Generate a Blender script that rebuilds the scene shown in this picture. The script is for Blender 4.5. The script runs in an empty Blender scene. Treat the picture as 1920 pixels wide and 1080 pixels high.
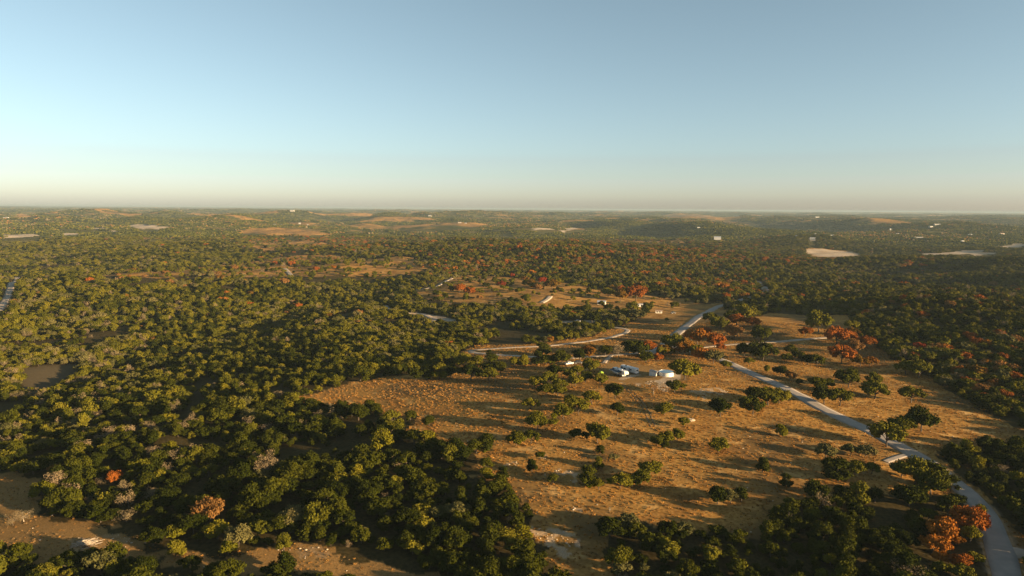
import bpy, bmesh, math, random
import numpy as np
from mathutils import Vector, Matrix
random.seed(7); np.random.seed(7)
R = math.radians
scene = bpy.context.scene
COL = scene.collection

# ------------------------------------------------------------------ camera
CAMZ = 104.0; PITCH = R(6.58); ROLL = R(0.39); F = 1280.0
CP, SP, CR, SR = math.cos(PITCH), math.sin(PITCH), math.cos(ROLL), math.sin(ROLL)
FWD = np.array([0, CP, -SP]); U0 = np.array([0, SP, CP]); R0 = np.array([1.0, 0, 0])
RGT = R0*CR + U0*SR; UPV = U0*CR - R0*SR
cd = bpy.data.cameras.new('camera'); cam = bpy.data.objects.new('camera', cd); COL.objects.link(cam)
cd.sensor_width = 36; cd.lens = 24.0; cd.clip_start = 1; cd.clip_end = 200000
m = Matrix(((RGT[0], UPV[0], -FWD[0], 0), (RGT[1], UPV[1], -FWD[1], 0), (RGT[2], UPV[2], -FWD[2], CAMZ), (0, 0, 0, 1)))
cam.matrix_world = m
scene.camera = cam

# ------------------------------------------------------------------ world, sun, exposure
SUN_AZ = R(115); SUN_EL = R(9.5)          # azimuth clockwise from +Y
world = bpy.data.worlds.new("World"); scene.world = world; world.use_nodes = True
nt = world.node_tree; nt.nodes.clear()
sky = nt.nodes.new('ShaderNodeTexSky'); sky.sky_type = 'NISHITA'; sky.sun_disc = False
sky.sun_elevation = SUN_EL; sky.sun_rotation = SUN_AZ; sky.altitude = 500
sky.air_density = 0.80; sky.dust_density = 1.0; sky.ozone_density = 1.4
bg = nt.nodes.new('ShaderNodeBackground'); bg.inputs['Strength'].default_value = 0.050
wo = nt.nodes.new('ShaderNodeOutputWorld')
hs_ = nt.nodes.new('ShaderNodeHueSaturation'); hs_.inputs['Saturation'].default_value = 0.74; hs_.inputs['Hue'].default_value = 0.474
nt.links.new(sky.outputs[0], hs_.inputs['Color']); nt.links.new(hs_.outputs[0], bg.inputs[0]); nt.links.new(bg.outputs[0], wo.inputs[0])
sd = bpy.data.lights.new('sun', 'SUN'); sd.energy = 5.0; sd.angle = R(0.5); sd.color = (1.0, 0.70, 0.38)
sun = bpy.data.objects.new('sun', sd); COL.objects.link(sun)
SDIR = Vector((math.sin(SUN_AZ)*math.cos(SUN_EL), math.cos(SUN_AZ)*math.cos(SUN_EL), math.sin(SUN_EL)))
sun.rotation_euler = SDIR.to_track_quat('Z', 'Y').to_euler()
sun.location = (300, -200, 200)
scene.view_settings.view_transform = 'Standard'; scene.view_settings.look = 'None'
scene.view_settings.exposure = 1.9; scene.view_settings.gamma = 1.0
scene.cycles.max_bounces = 5; scene.cycles.diffuse_bounces = 1; scene.cycles.volume_bounces = 1
scene.cycles.transparent_max_bounces = 4
scene.render.engine = 'CYCLES'

# ------------------------------------------------------------------ numpy noise
def _hash(ix, iy, s):
    h = (ix.astype(np.int64)*374761393 + iy.astype(np.int64)*668265263 + s*1442695041) & 0xFFFFFFFF
    h = ((h ^ (h >> 13))*1274126177) & 0xFFFFFFFF
    h = h ^ (h >> 16)
    return (h & 0xFFFFFF)/float(0xFFFFFF)
def vn(x, y, s=0):
    x = np.asarray(x, float); y = np.asarray(y, float)
    ix = np.floor(x); iy = np.floor(y); fx = x-ix; fy = y-iy
    fx = fx*fx*fx*(fx*(fx*6-15)+10); fy = fy*fy*fy*(fy*(fy*6-15)+10)
    a = _hash(ix, iy, s); b = _hash(ix+1, iy, s); c = _hash(ix, iy+1, s); d = _hash(ix+1, iy+1, s)
    return (a*(1-fx)+b*fx)*(1-fy) + (c*(1-fx)+d*fx)*fy
def fbm(x, y, s=0, o=4):
    v = 0; a = .5; t = 0
    for k in range(o):
        v = v + a*vn(x, y, s+k*17); t += a; a *= .5; x = x*2.03+13.7; y = y*2.03+7.1
    return v/t
def sst(a, b, x):
    t = np.clip((x-a)/(b-a), 0, 1); return t*t*(3-2*t)

# hills: x, y, height, sigma x, sigma y
HILLS = [(40, 1420, 32, 520, 330), (-560, 900, 5, 200, 160),
         (790, 960, 17, 110, 60), (900, 1190, 18, 130, 70), (600, 985, -34, 95, 60), (690, 1190, -36, 110, 70), (440, 1000, -8, 120, 60), (1300, 1010, 30, 150, 80),
         (-1150, 1760, 18, 75, 190), (-1290, 1720, -26, 85, 150), (-740, 1330, 11, 100, 60), (-900, 1330, -16, 95, 60), (-1500, 1500, 26, 90, 120),
         (900, 3250, 38, 170, 330), (600, 3150, -45, 170, 330), (560, 3900, 30, 150, 250), (380, 3900, -35, 130, 250), (-940, 5300, 40, 210, 500), (-1320, 5200, -45, 210, 450), (-520, 5900, 44, 240, 500), (-900, 6000, -40, 200, 400),
         (-300, 6300, 46, 260, 500), (-1900, 5600, 46, 300, 500), (-1650, 4300, 36, 160, 400), (-3100, 5200, 42, 260, 400),
         (980, 2300, 25, 190, 190), (2400, 4300, 35, 420, 500), (2900, 5600, 46, 500, 600), (2300, 3300, 28, 260, 260),
         (60, 340, 13, 190, 170), (450, 540, 20, 170, 210), (352, 612, 10, 58, 50), (212, 556, 6, 55, 60), (-420, 420, -6, 200, 200), (300, 7000, 40, 700, 400)]  # the two small rises beside the upper road are added to shade its meadows
def H(x, y):
    x = np.asarray(x, float); y = np.asarray(y, float)
    d = np.hypot(x, y)
    h = 5.0*(fbm(x/260+3, y/260+9, 1, 3)-.5) + .35*(vn(x/14, y/14, 40)-.5) + 1.1*(vn(x/48, y/48, 41)-.5)
    h = h + sst(500, 1300, d)*30*(fbm(x/420+1, y/420, 5, 4)-.5) + sst(480, 800, d)*15*(fbm(x/190+6, y/260+2, 15, 2)-.5)
    h = h + sst(-40, -150, x)*sst(190, 300, d)*15*(fbm(x/120+2, y/150+4, 25, 2)-.5)
    f1 = sst(1600, 5000, d)
    rd = 1-np.abs(2*fbm(x/1500+4, y/1900+2, 9, 4)-1)
    r2 = 1-np.abs(2*fbm(x/780+8, y/1150+2, 29, 3)-1)
    h = h + f1*(50*(rd-.62)+56*(r2-.62)) + sst(2300, 4500, d)*34*(fbm(x/330+5, y/620+5, 63, 2)-.5) + 30*sst(2500, 12000, d) + 36*sst(12000, 34000, d)
    f2 = sst(9000, 20000, d)
    h = h + f2*40*(fbm(x/5200, y/2600, 21, 3)-.55)
    for (cx, cy, hh, sx, sy) in HILLS:
        h = h + hh*np.exp(-((x-cx)/sx)**2-((y-cy)/sy)**2)
    return np.minimum(h, 94)
def pix(x, y, z):
    dx = x; dy = y; dz = z-CAMZ
    w = dx*FWD[0]+dy*FWD[1]+dz*FWD[2]
    w = np.where(w > 1, w, np.nan)
    return 960+F*(dx*RGT[0]+dy*RGT[1]+dz*RGT[2])/w, 540-F*(dx*UPV[0]+dy*UPV[1]+dz*UPV[2])/w, w
TS = 120*np.exp(np.linspace(0, math.log(60000/120.), 1500))
def at(px, py):
    v = FWD*F + RGT*(px-960) + UPV*(540-py); v = v/np.linalg.norm(v)
    X = v[0]*TS; Y = v[1]*TS; Z = CAMZ+v[2]*TS
    below = Z < H(X, Y)
    i = int(np.argmax(below)) if below.any() else len(TS)-1
    a, b = TS[max(i-1, 0)], TS[i]
    for _ in range(18):
        c = .5*(a+b)
        if CAMZ+v[2]*c < float(H(v[0]*c, v[1]*c)): b = c
        else: a = c
    return v[0]*b, v[1]*b
def wpoly(pts): return np.array([at(*p) for p in pts])
def inpoly(x, y, P):
    r = np.zeros(x.shape, bool)
    ok = (x >= P[:, 0].min()) & (x <= P[:, 0].max()) & (y >= P[:, 1].min()) & (y <= P[:, 1].max())
    if not ok.any(): return r
    xx = x[ok]; yy = y[ok]; q = np.zeros(xx.shape, bool)
    n = len(P)
    for i in range(n):
        x1, y1 = P[i]; x2, y2 = P[(i+1) % n]
        if y1 == y2: continue
        c = ((y1 > yy) != (y2 > yy)) & (xx < (x2-x1)*(yy-y1)/(y2-y1)+x1)
        q ^= c
    r[ok] = q
    return r
def dist_line(x, y, L):
    d = np.full(x.shape, 1e9)
    for i in range(len(L)-1):
        ax, ay = L[i][:2]; bx, by = L[i+1][:2]; ux, uy = bx-ax, by-ay; q = ux*ux+uy*uy+1e-9
        lo_x, hi_x = min(ax, bx)-40, max(ax, bx)+40; lo_y, hi_y = min(ay, by)-40, max(ay, by)+40
        s = (x > lo_x) & (x < hi_x) & (y > lo_y) & (y < hi_y)
        if not s.any(): continue
        xs = x[s]; ys = y[s]
        t = np.clip(((xs-ax)*ux+(ys-ay)*uy)/q, 0, 1)
        d[s] = np.minimum(d[s], np.hypot(xs-ax-t*ux, ys-ay-t*uy))
    return d

# ------------------------------------------------------------------ layout taken off the photograph, in ground metres
PAST = wpoly([(555, 750), (600, 732), (660, 716), (760, 702), (830, 690), (860, 664), (890, 648), (1000, 646), (1090, 634), (1168, 612),
              (1190, 600), (1225, 585), (1290, 572), (1350, 566), (1400, 600), (1440, 586), (1590, 592), (1600, 622), (1650, 650), (1690, 682),
              (1740, 706), (1800, 745), (1850, 775), (1925, 806), (1950, 815), (1940, 835), (1920, 830), (1850, 838), (1770, 850), (1760, 866), (1800, 892),
              (1850, 930), (1900, 985), (1930, 1030), (1945, 1120), (1870, 1120), (1840, 1040), (1822, 985), (1790, 940), (1770, 925),
              (1700, 930), (1640, 925), (1560, 925), (1500, 940), (1450, 968), (1440, 1010), (1400, 1015), (1330, 1000), (1250, 992), (1150, 985),
              (1135, 1040), (1140, 1120), (1060, 1120), (1030, 1060), (1000, 1000), (985, 950), (940, 905), (900, 900), (870, 880), (900, 862),
              (850, 850), (780, 835), (740, 810), (780, 790), (700, 770), (620, 762)])
TRACK = wpoly([(-80, 880), (40, 885), (75, 905), (95, 965), (190, 985), (260, 1005), (320, 1035), (430, 1036), (560, 1018), (640, 1040), (760, 1075),
               (860, 1100), (700, 1120), (560, 1075), (420, 1070), (300, 1058), (160, 1050), (60, 1050), (-80, 1030)])
NOOK = wpoly([(40, 692), (90, 685), (165, 683), (120, 722), (90, 742), (30, 740)])
MEAD = wpoly([(110, 511), (230, 506), (330, 503), (420, 497), (520, 482), (640, 481), (800, 485), (812, 500), (780, 514), (640, 517), (520, 519), (430, 518), (300, 522), (180, 520)])
MEAD2 = wpoly([(775, 545), (850, 522), (880, 516), (960, 520), (1060, 530), (1200, 552), (1300, 560), (1330, 572), (1250, 590), (1150, 592), (1110, 582), (1000, 580), (890, 572), (800, 562)])
LOT = wpoly([(1040, 602), (1110, 600), (1120, 612), (1060, 612)])
LOT2 = wpoly([(735, 584), (800, 588), (856, 600), (850, 610), (800, 604)])
GAPS = [wpoly(p) for p in ([(300, 830), (420, 826), (430, 848), (310, 850)], [(330, 790), (360, 745), (380, 700), (395, 700), (385, 760), (350, 800)],
        [(500, 850), (560, 838), (590, 850), (560, 868)], [(1600, 942), (1680, 935), (1700, 990), (1640, 1000)], [(1690, 1045), (1740, 1040), (1760, 1080), (1700, 1080)],
        [(640, 820), (720, 815), (740, 832), (660, 840)], [(660, 1040), (760, 1040), (790, 1085), (690, 1080)])]
FIELD_PX = [[(440, 436), (470, 428), (520, 426), (600, 434), (620, 440), (560, 444), (500, 440)], [(730, 424), (800, 420), (880, 417), (915, 421), (900, 425), (760, 428)],
            [(1350, 413), (1400, 416), (1500, 422), (1500, 424), (1400, 421), (1350, 417)], [(1240, 403), (1330, 404), (1400, 406), (1390, 410), (1250, 408)],
            [(1600, 418), (1612, 420), (1640, 425), (1630, 426), (1606, 422)], [(1660, 427), (1690, 427), (1690, 429), (1660, 429)],
            [(1170, 450), (1290, 452), (1292, 457), (1170, 455)], [(470, 452), (560, 450), (640, 462), (560, 470), (470, 462)],
            [(520, 486), (560, 478), (640, 478), (640, 486)], [(25, 402), (60, 400), (60, 406), (25, 406)], [(265, 446), (350, 442), (350, 446), (270, 449)],
            [(1508, 467), (1545, 466), (1600, 471), (1618, 479), (1565, 483), (1518, 480)], [(1055, 429), (1100, 428), (1100, 431), (1060, 432)]]
FIELDS = [wpoly(p) for p in FIELD_PX]
PALE_PX = [[(240, 423), (268, 420), (300, 424), (315, 429), (270, 430)], [(1510, 468), (1545, 467), (1600, 472), (1616, 478), (1565, 482), (1520, 479)],
           [(0, 440), (70, 438), (75, 443), (0, 445)], [(110, 437), (152, 438), (152, 441), (112, 441)], [(1700, 476), (1760, 475), (1800, 470), (1850, 469), (1840, 474), (1760, 479)],
           [(1870, 463), (1900, 456), (1925, 456), (1925, 460), (1885, 466)], [(1515, 447), (1530, 445), (1532, 451), (1517, 452)], [(170, 427), (200, 428), (200, 430), (170, 430)],
           [(1000, 428), (1040, 427), (1042, 431), (1000, 432)], [(206, 432), (224, 431), (224, 434), (206, 434)], [(1050, 433), (1075, 424), (1082, 428), (1060, 436)], [(1820, 475), (1870, 473), (1870, 476), (1820, 478)]]
PALES = [wpoly(p) for p in PALE_PX]
PADPALE = wpoly([(1225, 716), (1245, 706), (1262, 700), (1278, 704), (1276, 711), (1255, 716), (1235, 719)])
DIRT = wpoly([(1118, 712), (1130, 690), (1140, 680), (1180, 679), (1225, 690), (1290, 700), (1290, 714), (1230, 722), (1170, 718)])
RV_SLAB = wpoly([(1160, 711), (1166, 706), (1195, 701), (1202, 703), (1184, 708), (1164, 713)])
OUTC = [wpoly(p) for p in ([(985, 858), (1003, 848), (1020, 852), (1045, 857), (1010, 862)], [(945, 872), (985, 862), (985, 868), (968, 876)],
        [(1035, 884), (1060, 876), (1084, 884), (1082, 900), (1068, 904), (1070, 890), (1040, 889)], [(1018, 886), (1030, 884), (1030, 892), (1018, 890)],
        [(1050, 955), (1088, 951), (1088, 957), (1056, 960)], [(1150, 716), (1190, 719), (1240, 712), (1280, 722), (1250, 735), (1200, 724)],
        [(965, 1000), (1010, 985), (1080, 1000), (1060, 1050), (1020, 1030)], [(1290, 735), (1350, 728), (1370, 735), (1320, 750)],
        [(130, 1010), (200, 995), (260, 1010), (240, 1030), (140, 1030)], [(520, 1030), (610, 1024), (640, 1045), (560, 1050)])]

def cat(pts):                                     # smooth a list of control points
    P = [np.array(p, float) for p in pts]; P = [2*P[0]-P[1]]+P+[2*P[-1]-P[-2]]; out = []
    for i in range(1, len(P)-2):
        n = max(4, int(np.linalg.norm(P[i+1]-P[i])/2.5)); n = min(n, 120)
        for k in range(n):
            t = k/n
            out.append(.5*((2*P[i])+(-P[i-1]+P[i+1])*t+(2*P[i-1]-5*P[i]+4*P[i+1]-P[i+2])*t*t+(-P[i-1]+3*P[i]-3*P[i+1]+P[i+2])*t**3))
    out.append(P[-2]); return np.array(out)
def wl(pts): return cat([at(*p) for p in pts])
ROADS = {
 'main': (wl([(1905, 1150), (1888, 1080), (1876, 1035), (1860, 993), (1838, 951), (1797, 912), (1750, 875), (1713, 852), (1677, 832), (1643, 813), (1595, 792), (1540, 765),
              (1492, 738), (1455, 720), (1415, 703), (1370, 682), (1335, 669), (1305, 660), (1275, 653), (1245, 648)]), 7.3),
 'main3': (wl([(1226, 664), (1246, 647), (1262, 633), (1280, 617), (1300, 602), (1320, 589), (1342, 577), (1375, 567), (1410, 557), (1435, 549), (1432, 538), (1422, 528)]), 7.6),
 'main2': (wl([(1345, 503), (1358, 507), (1372, 513)]), 7),
 'driveA': (wl([(1140, 612), (1172, 617), (1176, 622), (1158, 629), (1120, 637), (1060, 645), (1000, 650), (940, 653), (895, 656), (882, 658), (893, 662), (940, 666), (1000, 669), (1060, 672), (1120, 668), (1180, 664), (1240, 655)]), 3.8),
 'driveB': (wl([(1285, 655), (1330, 650), (1360, 647), (1420, 643), (1480, 639), (1550, 633)]), 3.6),
 'driveC': (wl([(722, 574), (735, 583), (760, 587), (790, 589), (812, 597), (850, 603)]), 5),
 'driveD': (wl([(605, 558), (640, 556), (670, 552)]), 4), 
 'driveE': (wl([(780, 544), (815, 538), (832, 530), (848, 521)]), 4),
 'driveF': (wl([(1015, 568), (1026, 562), (1032, 556)]), 5),
 'driveG': (wl([(-20, 600), (5, 571), (18, 545), (32, 520)]), 7),
 'driveH': (wl([(534, 504), (540, 510), (546, 518)]), 6),
 'spur': (wl([(1716, 850), (1706, 852), (1692, 855), (1676, 860), (1660, 866)]), 2.6),
 'apron': (wl([(1885, 1035), (1905, 1036), (1930, 1042), (1980, 1055)]), 6),
 'driveI': (wl([(1132, 681), (1138, 674), (1146, 667)]), 2.4),
}

# ------------------------------------------------------------------ materials
def mat(name, color, rough=.7, metal=0, spec=.3):
    M = bpy.data.materials.new(name); M.use_nodes = True
    b = M.node_tree.nodes['Principled BSDF']
    b.inputs['Base Color'].default_value = (*color, 1); b.inputs['Roughness'].default_value = rough
    b.inputs['Metallic'].default_value = metal; b.inputs['Specular IOR Level'].default_value = spec
    return M
def N(M, t, **k):
    n = M.node_tree.nodes.new(t)
    for a, v in k.items(): setattr(n, a, v)
    return n
def L(M, a, b): M.node_tree.links.new(a, b)
def noisy(name, c1, c2, scale, rough=.7, metal=0, bump=0, spec=.3, detail=5):
    M = mat(name, c1, rough, metal, spec); b = M.node_tree.nodes['Principled BSDF']
    tc = N(M, 'ShaderNodeTexCoord'); no = N(M, 'ShaderNodeTexNoise'); no.inputs['Scale'].default_value = scale; no.inputs['Detail'].default_value = detail
    mx = N(M, 'ShaderNodeMix', data_type='RGBA'); mx.inputs['A'].default_value = (*c1, 1); mx.inputs['B'].default_value = (*c2, 1)
    rp = N(M, 'ShaderNodeMapRange'); rp.inputs[1].default_value = .35; rp.inputs[2].default_value = .65
    L(M, tc.outputs['Object'], no.inputs['Vector']); L(M, no.outputs['Fac'], rp.inputs[0]); L(M, rp.outputs[0], mx.inputs['Factor']); L(M, mx.outputs['Result'], b.inputs['Base Color'])
    if bump:
        bp = N(M, 'ShaderNodeBump'); bp.inputs['Strength'].default_value = bump; L(M, no.outputs['Fac'], bp.inputs['Height']); L(M, bp.outputs[0], b.inputs['Normal'])
    return M
def leafmat(name, c1, c2, c3=None, scale=.45):
    M = mat(name, c1, .85, 0, .02); b = M.node_tree.nodes['Principled BSDF']
    oi = N(M, 'ShaderNodeObjectInfo'); tc = N(M, 'ShaderNodeTexCoord')
    r = N(M, 'ShaderNodeValToRGB'); e = r.color_ramp.elements
    e[0].position = 0; e[0].color = (*c1, 1); e[1].position = 1; e[1].color = (*c2, 1)
    if c3 is not None:
        q = e.new(.5); q.color = (*c3, 1)
    no = N(M, 'ShaderNodeTexNoise'); no.inputs['Scale'].default_value = scale; no.inputs['Detail'].default_value = 3
    L(M, tc.outputs['Object'], no.inputs['Vector'])
    mr = N(M, 'ShaderNodeMapRange'); mr.inputs[1].default_value = .3; mr.inputs[2].default_value = .7; mr.inputs[3].default_value = -.35; mr.inputs[4].default_value = .35
    L(M, no.outputs['Fac'], mr.inputs[0])
    ad = N(M, 'ShaderNodeMath', operation='ADD', use_clamp=True); L(M, oi.outputs['Random'], ad.inputs[0]); L(M, mr.outputs[0], ad.inputs[1])
    L(M, ad.outputs[0], r.inputs['Fac']); L(M, r.outputs['Color'], b.inputs['Base Color'])
    return M
TONES = {
 'dark green': leafmat('dark_green_leaves', (.016, .021, .002), (.046, .048, .004), (.030, .034, .003)),
 'olive': leafmat('olive_leaves', (.054, .055, .005), (.112, .098, .009), (.080, .076, .007)),
 'grey green': leafmat('grey_green_leaves', (.066, .064, .020), (.115, .098, .036), (.086, .078, .026)),
 'yellow green': leafmat('yellow_green_leaves', (.072, .071, .005), (.124, .106, .008), (.096, .087, .006)),
 'rust': leafmat('rust_leaves', (.095, .054, .008), (.235, .074, .013), (.19, .058, .010)),
 'orange': leafmat('orange_leaves', (.13, .074, .009), (.27, .104, .014), (.225, .080, .011)),
 'crimson': leafmat('crimson_leaves', (.11, .026, .009), (.20, .036, .011), (.16, .026, .010)),
 'brown': leafmat('brown_leaves', (0.1357, 0.0689, 0.0209), (0.2088, 0.1044, 0.0313)),
 'tan': leafmat('tan_twigs', (0.1462, 0.1148, 0.0626), (0.2192, 0.1618, 0.0940)),
}
BARK = noisy('bark', (.045, .034, .024), (.085, .065, .045), 3)
PALEBARK = noisy('pale_bark', (.26, .21, .16), (.40, .34, .26), 3)
WHITE = noisy('white_paint', (.62, .61, .58), (.54, .53, .50), .8, .35)
CREAM = noisy('cream_siding', (.72, .68, .58), (.64, .60, .50), .6, .5)
DARK = mat('dark_glass', (.012, .014, .016), .08, 0, .6)
BLACK = mat('black_rubber', (.02, .02, .02), .8)
GREYP = noisy('grey_stripe', (.16, .17, .19), (.12, .13, .14), 1.2, .4)
AWN = mat('blue_awning_fabric', (.035, .065, .095), .8, 0, .05)
LIME = mat('lime_canopy_fabric', (.26, .40, .04), .7)
FARW = noisy('weathered_white_siding', (.40, .38, .34), (.34, .32, .29), .3, .7)
FARR = noisy('weathered_metal_roof', (.36, .37, .37), (.28, .29, .29), .3, .6, .2)
METAL = noisy('galvanised_sheet', (.62, .64, .64), (.50, .52, .53), .5, .38, .55)
TANKM = noisy('tank_sheet', (.66, .68, .64), (.55, .58, .56), .35, .45, .25)
TANKTOP = noisy('tank_roof_sky_tint', (.16, .27, .36), (.12, .22, .31), .25, .30, .3)  # bluish roof metal, with the sky's reflection put into its colour
ROOFG = noisy('grey_roof', (.20, .19, .18), (.28, .26, .24), .8, .6)
ROOFT = noisy('tan_roof', (.34, .24, .17), (.24, .17, .12), .8, .6)
ORANGE = noisy('orange_lit_box', (.50, .18, .05), (.42, .15, .05), 1, .5)  # warm sunlight on the box put into its base colour
STONE = noisy('limestone', (.34, .27, .19), (.46, .38, .28), 1.5, .9, 0, .4)
SILVER = mat('silver_paint', (.55, .56, .58), .3, .3)
CHAR = mat('charcoal_paint', (.05, .052, .055), .3, .2)
WOODP = noisy('weathered_pole', (.16, .12, .09), (.22, .17, .13), 2)
CONCR = noisy('concrete', (.50, .45, .38), (.40, .36, .30), .3, .9)

# ------------------------------------------------------------------ object helpers
def link(o): COL.objects.link(o); return o
def tag(o, label, cat_, group=None, kind=None):
    if label: o['label'] = label
    if cat_: o['category'] = cat_
    if group: o['group'] = group
    if kind: o['kind'] = kind
    return o
def empty(name, loc, rz, label, cat_, group=None):
    o = bpy.data.objects.new(name, None); link(o); o.location = loc; o.rotation_euler = (0, 0, rz); o.empty_display_size = 1
    return tag(o, label, cat_, group)
def np_mesh(name, V, Fq, mats, midx=None, smooth=False):
    """V (n,3); Fq list of arrays, (k,3) and/or (k,4)"""
    me = bpy.data.meshes.new(name)
    V = np.asarray(V, np.float32); me.vertices.add(len(V)); me.vertices.foreach_set('co', V.ravel())
    loops = np.concatenate([f.ravel() for f in Fq]).astype(np.int32)
    tot = np.concatenate([np.full(len(f), f.shape[1], np.int32) for f in Fq])
    st = np.concatenate([[0], np.cumsum(tot)[:-1]]).astype(np.int32)
    me.loops.add(len(loops)); me.loops.foreach_set('vertex_index', loops)
    me.polygons.add(len(tot)); me.polygons.foreach_set('loop_start', st)
    if midx is not None: me.polygons.foreach_set('material_index', np.asarray(midx, np.int32))
    me.polygons.foreach_set('use_smooth', np.full(len(tot), smooth, bool))
    for M in mats: me.materials.append(M)
    me.update(calc_edges=True); me.validate()
    return me
class MB:
    def __init__(s): s.v = []; s.f = []
    def add(s, V, Fs):
        n = len(s.v); s.v += [tuple(p) for p in V]; s.f += [tuple(i+n for i in f) for f in Fs]; return s
    def box(s, x0, x1, y0, y1, z0, z1, bev=0):
        if bev:
            P = []
            for z, k in ((z0, bev), (z0+bev, 0), (z1-bev, 0), (z1, bev)):
                a, b, c, d = x0+k, x1-k, y0+k, y1-k
                P += [(a+bev*.7, c, z), (b-bev*.7, c, z), (b, c+bev*.7, z), (b, d-bev*.7, z), (b-bev*.7, d, z), (a+bev*.7, d, z), (a, d-bev*.7, z), (a, c+bev*.7, z)]
            Fs = [tuple(range(7, -1, -1)), tuple(range(24, 32))]
            for r in range(3):
                for k in range(8): Fs.append((r*8+k, r*8+(k+1) % 8, r*8+8+(k+1) % 8, r*8+8+k))
            return s.add(P, Fs)
        return s.add([(x0, y0, z0), (x1, y0, z0), (x1, y1, z0), (x0, y1, z0), (x0, y0, z1), (x1, y0, z1), (x1, y1, z1), (x0, y1, z1)],
                     [(3, 2, 1, 0), (4, 5, 6, 7), (0, 1, 5, 4), (1, 2, 6, 5), (2, 3, 7, 6), (3, 0, 4, 7)])
    def tube(s, pts, rad, n=7):
        P = [Vector(p) for p in pts]; rings = []
        for i, p in enumerate(P):
            t = (P[min(i+1, len(P)-1)]-P[max(i-1, 0)]).normalized()
            a = t.orthogonal().normalized(); b = t.cross(a)
            rings.append([p+(a*math.cos(2*math.pi*k/n)+b*math.sin(2*math.pi*k/n))*rad[i] for k in range(n)])
        V = [q for r in rings for q in r]; Fs = [tuple(range(n-1, -1, -1)), tuple(range(len(V)-n, len(V)))]
        for i in range(len(P)-1):
            for k in range(n): Fs.append((i*n+k, i*n+(k+1) % n, i*n+n+(k+1) % n, i*n+n+k))
        return s.add(V, Fs)
    def prism(s, prof, a, b, axis='y'):
        n = len(prof)
        g = (lambda p, t: (p[0], t, p[1])) if axis == 'y' else (lambda p, t: (t, p[0], p[1]))
        V = [g(p, a) for p in prof]+[g(p, b) for p in prof]
        Fs = [tuple(range(n)), tuple(range(2*n-1, n-1, -1))]+[(i, n+i, n+(i+1) % n, (i+1) % n) for i in range(n)]
        return s.add(V, Fs)
    def build(s, name, M, parent=None, smooth=False):
        me = bpy.data.meshes.new(name); me.from_pydata(s.v, [], s.f); me.materials.append(M)
        bm = bmesh.new(); bm.from_mesh(me); bmesh.ops.recalc_face_normals(bm, faces=bm.faces); bm.to_mesh(me); bm.free()
        if smooth: me.polygons.foreach_set('use_smooth', [True]*len(me.polygons))
        o = link(bpy.data.objects.new(name, me)); o.parent = parent
        return o

# ------------------------------------------------------------------ ground sheet (polar fan, fine where the camera looks)
aF = np.radians(np.linspace(-47, 47, 900)); aC = np.radians(np.linspace(50, 310, 66))
ang = np.concatenate([aF, aC]); na = len(ang)
rad = np.concatenate([[25, 60, 95], 120*np.exp(np.linspace(0, math.log(46000/120.), 1080))]); nr = len(rad)
A, RR = np.meshgrid(ang, rad); GX = (RR*np.sin(A)).ravel(); GY = (RR*np.cos(A)).ravel(); GZ = H(GX, GY)
V = np.column_stack([GX, GY, GZ]); V = np.vstack([V, [0, 0, float(H(0, 0))]])
i = np.arange(nr-1)[:, None]*na; j = np.arange(na)[None, :]; j2 = (j+1) % na
quads = np.stack([(i+j2), (i+j), (i+na+j), (i+na+j2)], -1).reshape(-1, 4)
jj = np.arange(na); tris = np.column_stack([np.full(na, nr*na), jj, (jj+1) % na])
tris = tris[:, ::-1]

def zones(x, y):
    """grass, pale rock, dirt weights for ground points"""
    wx = x+7*(fbm(x/9, y/9, 60, 3)-.5)*2; wy = y+7*(fbm(x/9, y/9, 70, 3)-.5)*2
    d = np.hypot(x, y); k = np.clip(d/700, 1, 6)
    fx = x+k*9*(fbm(x/30, y/30, 61, 3)-.5); fy = y+k*9*(fbm(x/30, y/30, 71, 3)-.5)
    g = inpoly(wx, wy, PAST) | inpoly(fx, fy, MEAD) | inpoly(fx, fy, MEAD2)
    dirt = inpoly(wx, wy, TRACK) | inpoly(x+.3*(wx-x), y+.3*(wy-y), DIRT)
    nook = inpoly(wx, wy, NOOK)
    for P in FIELDS: g |= inpoly(fx, fy, P)
    pale = np.zeros(x.shape)
    for P in PALES: pale = np.maximum(pale, inpoly(fx, fy, P)*(.72+.28*(fbm(x/20, y/45, 81, 3) > .45)))
    ww = x+.6*(wx-x); wh = y+.6*(wy-y)
    for n_, P in enumerate(OUTC): pale = np.maximum(pale, inpoly(ww, wh, P)*np.clip((fbm(x/3.0, y/3.0, 90, 3)-.46)*4, 0, .55)*(.35 if n_ > 7 else 1))
    pale = np.maximum(pale, inpoly(x+.3*(wx-x), y+.3*(wy-y), PADPALE)*.85)
    pale = np.maximum(pale, inpoly(x, y, RV_SLAB)*.7)
    pale = np.maximum(pale, (inpoly(wx, wy, LOT) | inpoly(wx, wy, LOT2))*.7)
    pale = np.maximum(pale, nook*.10)
    for nm, (Ln, w) in ROADS.items():
        dl = dist_line(x, y, Ln)
        sh = np.clip(1-(dl-w*.5)/2.2, 0, 1)*(dl < 1e8)*.55*(fbm(x/2.5, y/2.5, 95, 2) > .42)
        pale = np.maximum(pale, sh*.7); dirt = dirt | (dl < w*.5+1.0)
    far = sst(2500, 4500, d)
    tanf = (fbm(x/700, y/420, 33, 4) > .635)*far
    g = np.maximum(g.astype(float), tanf)
    return g, np.clip(pale, 0, 1), dirt.astype(float)
zg, zp, zd = zones(V[:, 0], V[:, 1])
gme = np_mesh('ground', V, [quads, tris], [], smooth=True)
ca = gme.color_attributes.new('zone', 'FLOAT_COLOR', 'POINT')
ca.data.foreach_set('color', np.column_stack([zg, zp, zd, np.ones(len(V))]).astype(np.float32).ravel())
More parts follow.
